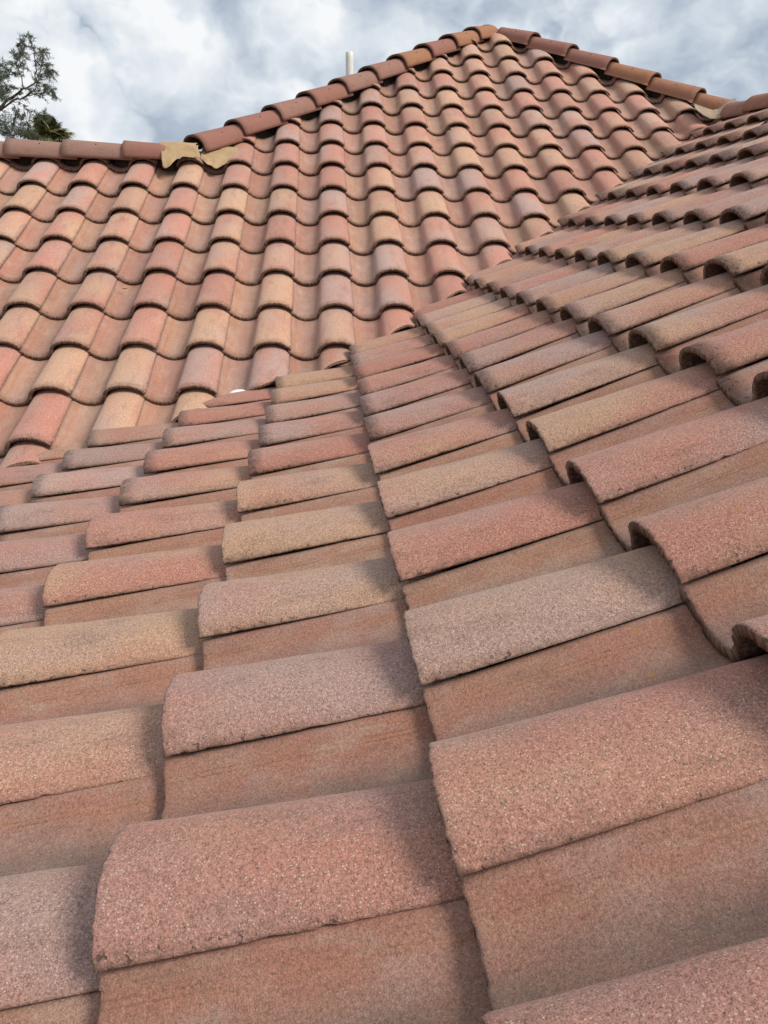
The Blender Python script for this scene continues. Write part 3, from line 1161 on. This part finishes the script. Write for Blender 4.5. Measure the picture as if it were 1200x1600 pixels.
wp = on_far(374, 618, -.08)
blob('foam_lump', wp, .042, M_WHITE, 'smooth white lump peeping over a rose tile at the valley edge', 'foam lump', (1.15, 1, .62), .03, 3)

# crumpled dark plastic mesh caught behind a barrel at the right edge
mp = ray_point(1197, 206, 4.55)
vt, ft = [], []
r2 = random.Random(5)


def mesh_point(a, b):
    x = (a - .5) * .34
    y = (b - .5) * .22
    z = .075 * math.exp(-((a - .5) / .33) ** 2) * (1 - .5 * b) + .03 * noise.fractal(Vector((a * 5, b * 5, 2)), 1.0, 2.0, 3)
    return mp + Vector((x * .35 + y * .2, -x * .6 + y, z - .02))


for k in range(15):
    for ori in (0, 1):
        c_ = k / 14
        pts = [mesh_point(c_, t / 12) if ori else mesh_point(t / 12, c_) for t in range(13)]
        vv, ff = tube(pts, [.0032] * 13, 5)
        b_ = len(vt)
        vt += vv
        ft += [tuple(b_ + q for q in g) for g in ff]
o = mesh_obj('plastic_mesh', vt, ft, [M_MESH], None, loc=tuple(mp))
o['label'] = 'crumpled dark blue grey plastic mesh caught on the near roof at the right edge'
o['category'] = 'plastic mesh'
pp = ray_point(1171, 218, 4.5)
blob('plastic_scrap', pp, .022, M_WHITE, 'small whitish plastic scrap beside the dark mesh', 'scrap', (1.5, .6, .35), .5, 8, 3)
pp = ray_point(873.5, 747.5, 1.72)
blob('mortar_crumb', pp, .0085, M_WHITE, 'tiny pale crumb stuck under the tile lip right of the middle', 'mortar crumb', (.8, .7, 1.5), .6, 5, 3)


def sprig(P, label, n=14, s=.03, seedv=1):
    r3 = random.Random(seedv)
    v, f = [], []
    for k in range(n):
        d = Vector((r3.uniform(-1, 1), r3.uniform(-1, 1), r3.uniform(.1, .9))).normalized()
        p0 = Vector(P) + Vector((r3.uniform(-.3, .3) * s, r3.uniform(-1, 1) * s, 0))
        vv, ff = tube([p0, p0 + d * s * .5, p0 + d * s * r3.uniform(.7, 1.2) + Vector((0, 0, -s * .2))], [.0016, .0022, .0006], 4)
        b_ = len(v)
        v += vv
        f += [tuple(b_ + q for q in g) for g in ff]
    o = mesh_obj('dry_sprig', v, f, [M_TWIG], None, loc=tuple(P))
    o['label'] = label
    o['category'] = 'dry sprig'


def on_far(u, v, up=-.02):
    best = None
    for t in np.linspace(2.5, 8.5, 1200):
        p = ray_point(u, v, t)
        e = abs(p.z - (zB(p.y) + up))
        if best is None or e < best[0]:
            best = (e, p)
    return best[1]


sprig(on_far(701, 203), 'dark dry sprig lodged between two barrels high on the far slope', 12, .035, 3)


def leaf(P, d1, d2, L, label):
    v, f = [], []
    P = Vector(P)
    n = 7
    for k in range(n):
        s = k / (n - 1)
        w_ = L * .16 * math.sin(math.pi * min(.98, s + .02))
        c = P + d1 * (s - .5) * L + Vector((0, 0, .15 * L * (s - .5) ** 2))
        v += [c - d2 * w_, c + Vector((0, 0, -.04 * L)), c + d2 * w_]
    for k in range(n - 1):
        for q in (0, 1):
            f.append((k * 3 + q, k * 3 + q + 1, k * 3 + q + 4, k * 3 + q + 3))
    o = mesh_obj('dry_leaf', v, f, [M_TWIG], None, loc=tuple(P))
    md = o.modifiers.new('solid', 'SOLIDIFY')
    md.thickness = .0008
    o['label'] = label
    o['category'] = 'dry leaf'


leaf(on_far(195, 451, -.065), Vector((1, .1, 0)), Vector((0, .9, .45)), .028, 'small dark dry leaf lying in a pan at the left of the far slope')
leaf(on_far(993, 194, -.06), Vector((1, .1, 0)), Vector((0, .9, .45)), .03, 'small dark dry leaf in a pan near the right hip')


# ------------------------------------------------------------------ ground
def ground():
    m, N = mat('dry_ground')
    co = N.n('ShaderNodeTexCoord').outputs['Object']
    a = N.noise(co, .3, 6.0, .6)
    b = N.noise(co, 6.0, 5.0, .6)
    c = N.mix(N.mrange(a, .4, .6), (.19, .14, .09), (.09, .10, .04))
    c = N.mix(N.math('MULTIPLY', b, .5), c, (.26, .21, .15))
    finish(N, c, .95, b, .5, .03, .1)
    v = [(-900, -900, GZ), (900, -900, GZ), (900, 900, GZ), (-900, 900, GZ)]
    o = mesh_obj('ground', v, [(0, 1, 2, 3)], [m], smooth=False)
    o['kind'] = 'structure'


ground()

# ------------------------------------------------------------------ trees
M_BARK = simple_mat('tree_bark', (.045, .032, .026), (.11, .085, .068), 30, .95, .01, .8)


def leaf_mat(name, c1, c2):
    m, N = mat(name)
    gi = N.n('ShaderNodeNewGeometry')
    co = N.n('ShaderNodeTexCoord').outputs['Object']
    n = N.noise(co, 4.0, 3.0)
    f = N.math('ADD', N.math('MULTIPLY', gi.outputs['Random Per Island'], .6), N.math('MULTIPLY', n, .4))
    c = N.mix(N.mrange(f, .2, .8), c1, c2)
    finish(N, c, .75, spec=.2)
    return m


M_NEEDLE = leaf_mat('grey_green_needles', (.03, .042, .028), (.095, .11, .07))
M_PALM = leaf_mat('palm_green', (.08, .08, .03), (.22, .20, .08))
M_PALMD = leaf_mat('palm_brown', (.10, .065, .03), (.20, .15, .07))

TD = 14.0
BR = [  # limbs as pixel paths with a depth offset in metres and a start radius
    ([(-70, 215), (-30, 190), (0, 168), (14, 156), (36, 140), (54, 130), (60, 118)], 0, .050),
    ([(55, 128), (56, 112), (54, 85), (49, 66), (42, 57)], .1, .018),
    ([(36, 138), (33, 121), (30, 110), (32, 85), (31, 80)], -.15, .015),
    ([(30, 112), (26, 104), (23, 96), (21, 84)], -.2, .010),
    ([(35, 124), (36, 110), (36, 90), (35, 83)], .2, .010),
    ([(-30, 192), (18, 159), (33, 154), (55, 140), (60, 124), (64, 104), (68, 86)], .3, .026),
    ([(33, 154), (48, 149), (62, 146), (77, 139), (84, 147)], .1, .012),
    ([(60, 146), (66, 135), (74, 132), (80, 138)], -.2, .008),
    ([(16, 159), (30, 160), (45, 172), (59, 179), (72, 179)], -.3, .010),
    ([(14, 158), (24, 166), (26, 177), (22, 195)], .4, .010),
    ([(-70, 225), (-20, 205), (0, 204), (18, 212), (41, 205), (55, 209)], .2, .024),
    ([(18, 212), (30, 200), (34, 188), (30, 176)], 0, .010),
    ([(-40, 200), (-14, 165), (-6, 130), (0, 105), (4, 98)], .3, .024),
    ([(-30, 170), (-40, 120), (-30, 80), (-24, 60)], .2, .024),
    ([(-6, 130), (6, 120), (14, 116), (18, 112)], .1, .010),
    ([(-14, 165), (4, 150), (12, 140), (18, 132)], .5, .010),
    ([(55, 112), (64, 104), (72, 100), (77, 108)], .2, .008),
    ([(54, 96), (62, 84), (66, 78), (69, 82)], 0, .007),
    ([(53, 80), (42, 72), (34, 66), (28, 68)], 0, .007),
    ([(57, 118), (68, 118), (74, 113), (77, 110)], -.1, .007),
    ([(45, 172), (40, 186), (44, 196), (48, 206)], .1, .007),
    ([(0, 168), (-2, 184), (6, 196), (12, 206)], .1, .012),
]
r4 = random.Random(21)
tb = ray_point(-95, 300, TD)
trunk_base = Vector((tb.x, tb.y, GZ))
tree = thing('feathery_tree', 'tall sparse tree with bare grey limbs and drooping needle sprays, at the left edge', 'tree', trunk_base)
tv, tf = [], []


def addt(pts, rr, n=6):
    vv, ff = tube(pts, rr, n)
    b_ = len(tv)
    tv.extend(vv)
    tf.extend([tuple(b_ + q for q in g) for g in ff])


top = ray_point(-70, 215, TD)
top2 = ray_point(-36, 90, TD + .3)
addt([trunk_base, trunk_base + Vector((.05, .05, 1.5)), (trunk_base + top) / 2 + Vector((0, 0, .9)), top, ray_point(-45, 140, TD + .2), top2], [.19, .16, .13, .09, .05, .02], 12)
sprays = []
for path, dd, r0 in BR:
    pts = [ray_point(u, v_, TD + dd + .12 * math.sin(i * 1.7 + u)) for i, (u, v_) in enumerate(path)]
    # smooth subdivision with a little wobble
    fine_pts = []
    for a, b in zip(pts, pts[1:]):
        for s in (0, .33, .66):
            fine_pts.append(a.lerp(b, s) + Vector((r4.uniform(-1, 1), r4.uniform(-1, 1), r4.uniform(-1, 1))) * .012)
    fine_pts.append(pts[-1])
    m_ = len(fine_pts)
    addt(fine_pts, [max(.004, .68 * r0 * (1 - .75 * i / (m_ - 1))) for i in range(m_)])
    for i in range(m_ // 3, m_):
        if i < m_ * .45 and r0 > .03:
            continue
        sprays.append((fine_pts[i], (fine_pts[i] - fine_pts[i - 1]).normalized(), i / m_, path[0][0] < -20))
nv_, nf_ = [], []


def needle(p, q, w):
    d = (q - p)
    s = d.cross(Vector((0.3, -1, .2))).normalized() * w
    mid_ = p.lerp(q, .5) + Vector((0, 0, -.006))
    b_ = len(nv_)
    nv_.extend([p - s * .5, p + s * .5, mid_ + s, q, mid_ - s])
    nf_.append((b_, b_ + 1, b_ + 2, b_ + 3, b_ + 4))


for p, t, s, dense in sprays:
    for _ in range(3):
        d = (t + Vector((r4.uniform(-1, 1), r4.uniform(-1, 1), r4.uniform(-.9, .7))) * .9).normalized()
        L = r4.uniform(.07, .19)
        tw = [p + d * L * k / 3 + Vector((0, 0, -.05 * (k / 3) ** 2 * L / .15)) for k in range(4)]
        addt(tw, [.004, .003, .0022, .0012], 4)
        nn = r4.randint(12, 22)
        for _k in range(nn):
            k = r4.uniform(.25, 1)
            q = tw[0].lerp(tw[3], k)
            dd = (d * .6 + Vector((r4.uniform(-1, 1), r4.uniform(-1, 1), r4.uniform(-1, .5)))).normalized()
            needle(q, q + dd * r4.uniform(.03, .08), .0030)
# thick foliage mass left of the frame edge
for c_u, c_v, ru, rv, cnt in ((-12, 118, 22, 30, 900), (0, 145, 16, 14, 320), (-55, 130, 45, 60, 1300), (8, 190, 24, 20, 420), (34, 206, 22, 10, 200), (-60, 215, 60, 30, 900)):
    for _ in range(cnt):
        a = r4.gauss(0, .5)
        b = r4.gauss(0, .5)
        if a * a + b * b > 1:
            continue
        p = ray_point(c_u + ru * a, c_v + rv * b, TD + r4.uniform(-.5, .6))
        if noise.noise(p * 4.0) < -.12:
            continue
        for _k in range(3):
            dd = Vector((r4.uniform(-1, 1), r4.uniform(-1, 1), r4.uniform(-1.2, .4))).normalized()
            needle(p, p + dd * r4.uniform(.04, .10), .0035)
mesh_obj('trunk', tv, tf, [M_BARK], tree, loc=tuple(trunk_base))
mesh_obj('crown', nv_, nf_, [M_NEEDLE], tree, loc=tuple(trunk_base))

# fan palm farther off
PD = 21.0
pc = ray_point(76, 213, PD)
palm = thing('fan_palm', 'shaggy fan palm crown showing just above the left ridge tiles', 'palm tree', (pc.x, pc.y, GZ))
v, f = tube([Vector((pc.x, pc.y, GZ)), Vector((pc.x + .05, pc.y, GZ + 2)), pc + Vector((0, 0, -.25)), pc + Vector((0, 0, .05))], [.22, .17, .15, .12], 14)
mesh_obj('trunk', v, f, [M_BARK], palm, loc=(pc.x, pc.y, GZ))


def fan(d, L, R_f, droop, vl, fl):
    d = d.normalized()
    side = d.cross(Vector((0, 0, 1))).normalized()
    upv = side.cross(d)
    vv, ff = tube([pc, pc + d * L * .5 + Vector((0, 0, -.01)), pc + d * L + Vector((0, 0, -droop * .2))], [.014, .011, .008], 5)
    b_ = len(vl)
    vl += vv
    fl += [tuple(b_ + q for q in g) for g in ff]
    c = pc + d * L + Vector((0, 0, -droop * .2))
    nseg = 26
    for k in range(nseg):
        a = -rad(115) + rad(230) * k / (nseg - 1)
        rr = R_f * (.72 + .28 * math.cos(a * .6)) * r4.uniform(.9, 1.06)
        dirb = (d * math.cos(a) + side * math.sin(a)).normalized()
        tip = c + dirb * rr + Vector((0, 0, -droop * (.4 + .6 * abs(math.sin(a)))))
        mid_ = c + dirb * rr * .55 + upv * .02 + Vector((0, 0, -droop * .12))
        sw = dirb.cross(upv).normalized() * rr * .055
        b_ = len(vl)
        vl += [c, mid_ - sw + upv * .008, tip, mid_ + sw - upv * .008]
        fl.append((b_, b_ + 1, b_ + 2, b_ + 3))


gv, gf, dv_, df_ = [], [], [], []
for k in range(34):
    az = r4.uniform(0, 2 * math.pi)
    el = r4.uniform(-.15, 1.15)
    d = Vector((math.cos(az) * math.cos(el), math.sin(az) * math.cos(el), math.sin(el)))
    fan(d, r4.uniform(.22, .42), r4.uniform(.32, .46), r4.uniform(.10, .30), gv, gf)
for k in range(16):
    az = r4.uniform(0, 2 * math.pi)
    el = r4.uniform(-1.1, -.2)
    d = Vector((math.cos(az) * math.cos(el), math.sin(az) * math.cos(el), math.sin(el)))
    fan(d, r4.uniform(.12, .3), r4.uniform(.25, .38), r4.uniform(.2, .4), dv_, df_)
# one bright frond edge on and one long leaf leaning out to the right
fan((ray_point(97, 202, PD) - pc), .34, .27, .10, gv, gf)
fan((ray_point(128, 205, PD - .3) - pc), .62, .22, .04, gv, gf)
mesh_obj('crown', gv, gf, [M_PALM], palm, loc=(pc.x, pc.y, GZ))
mesh_obj('dead_fronds', dv_, df_, [M_PALMD], palm, loc=(pc.x, pc.y, GZ))
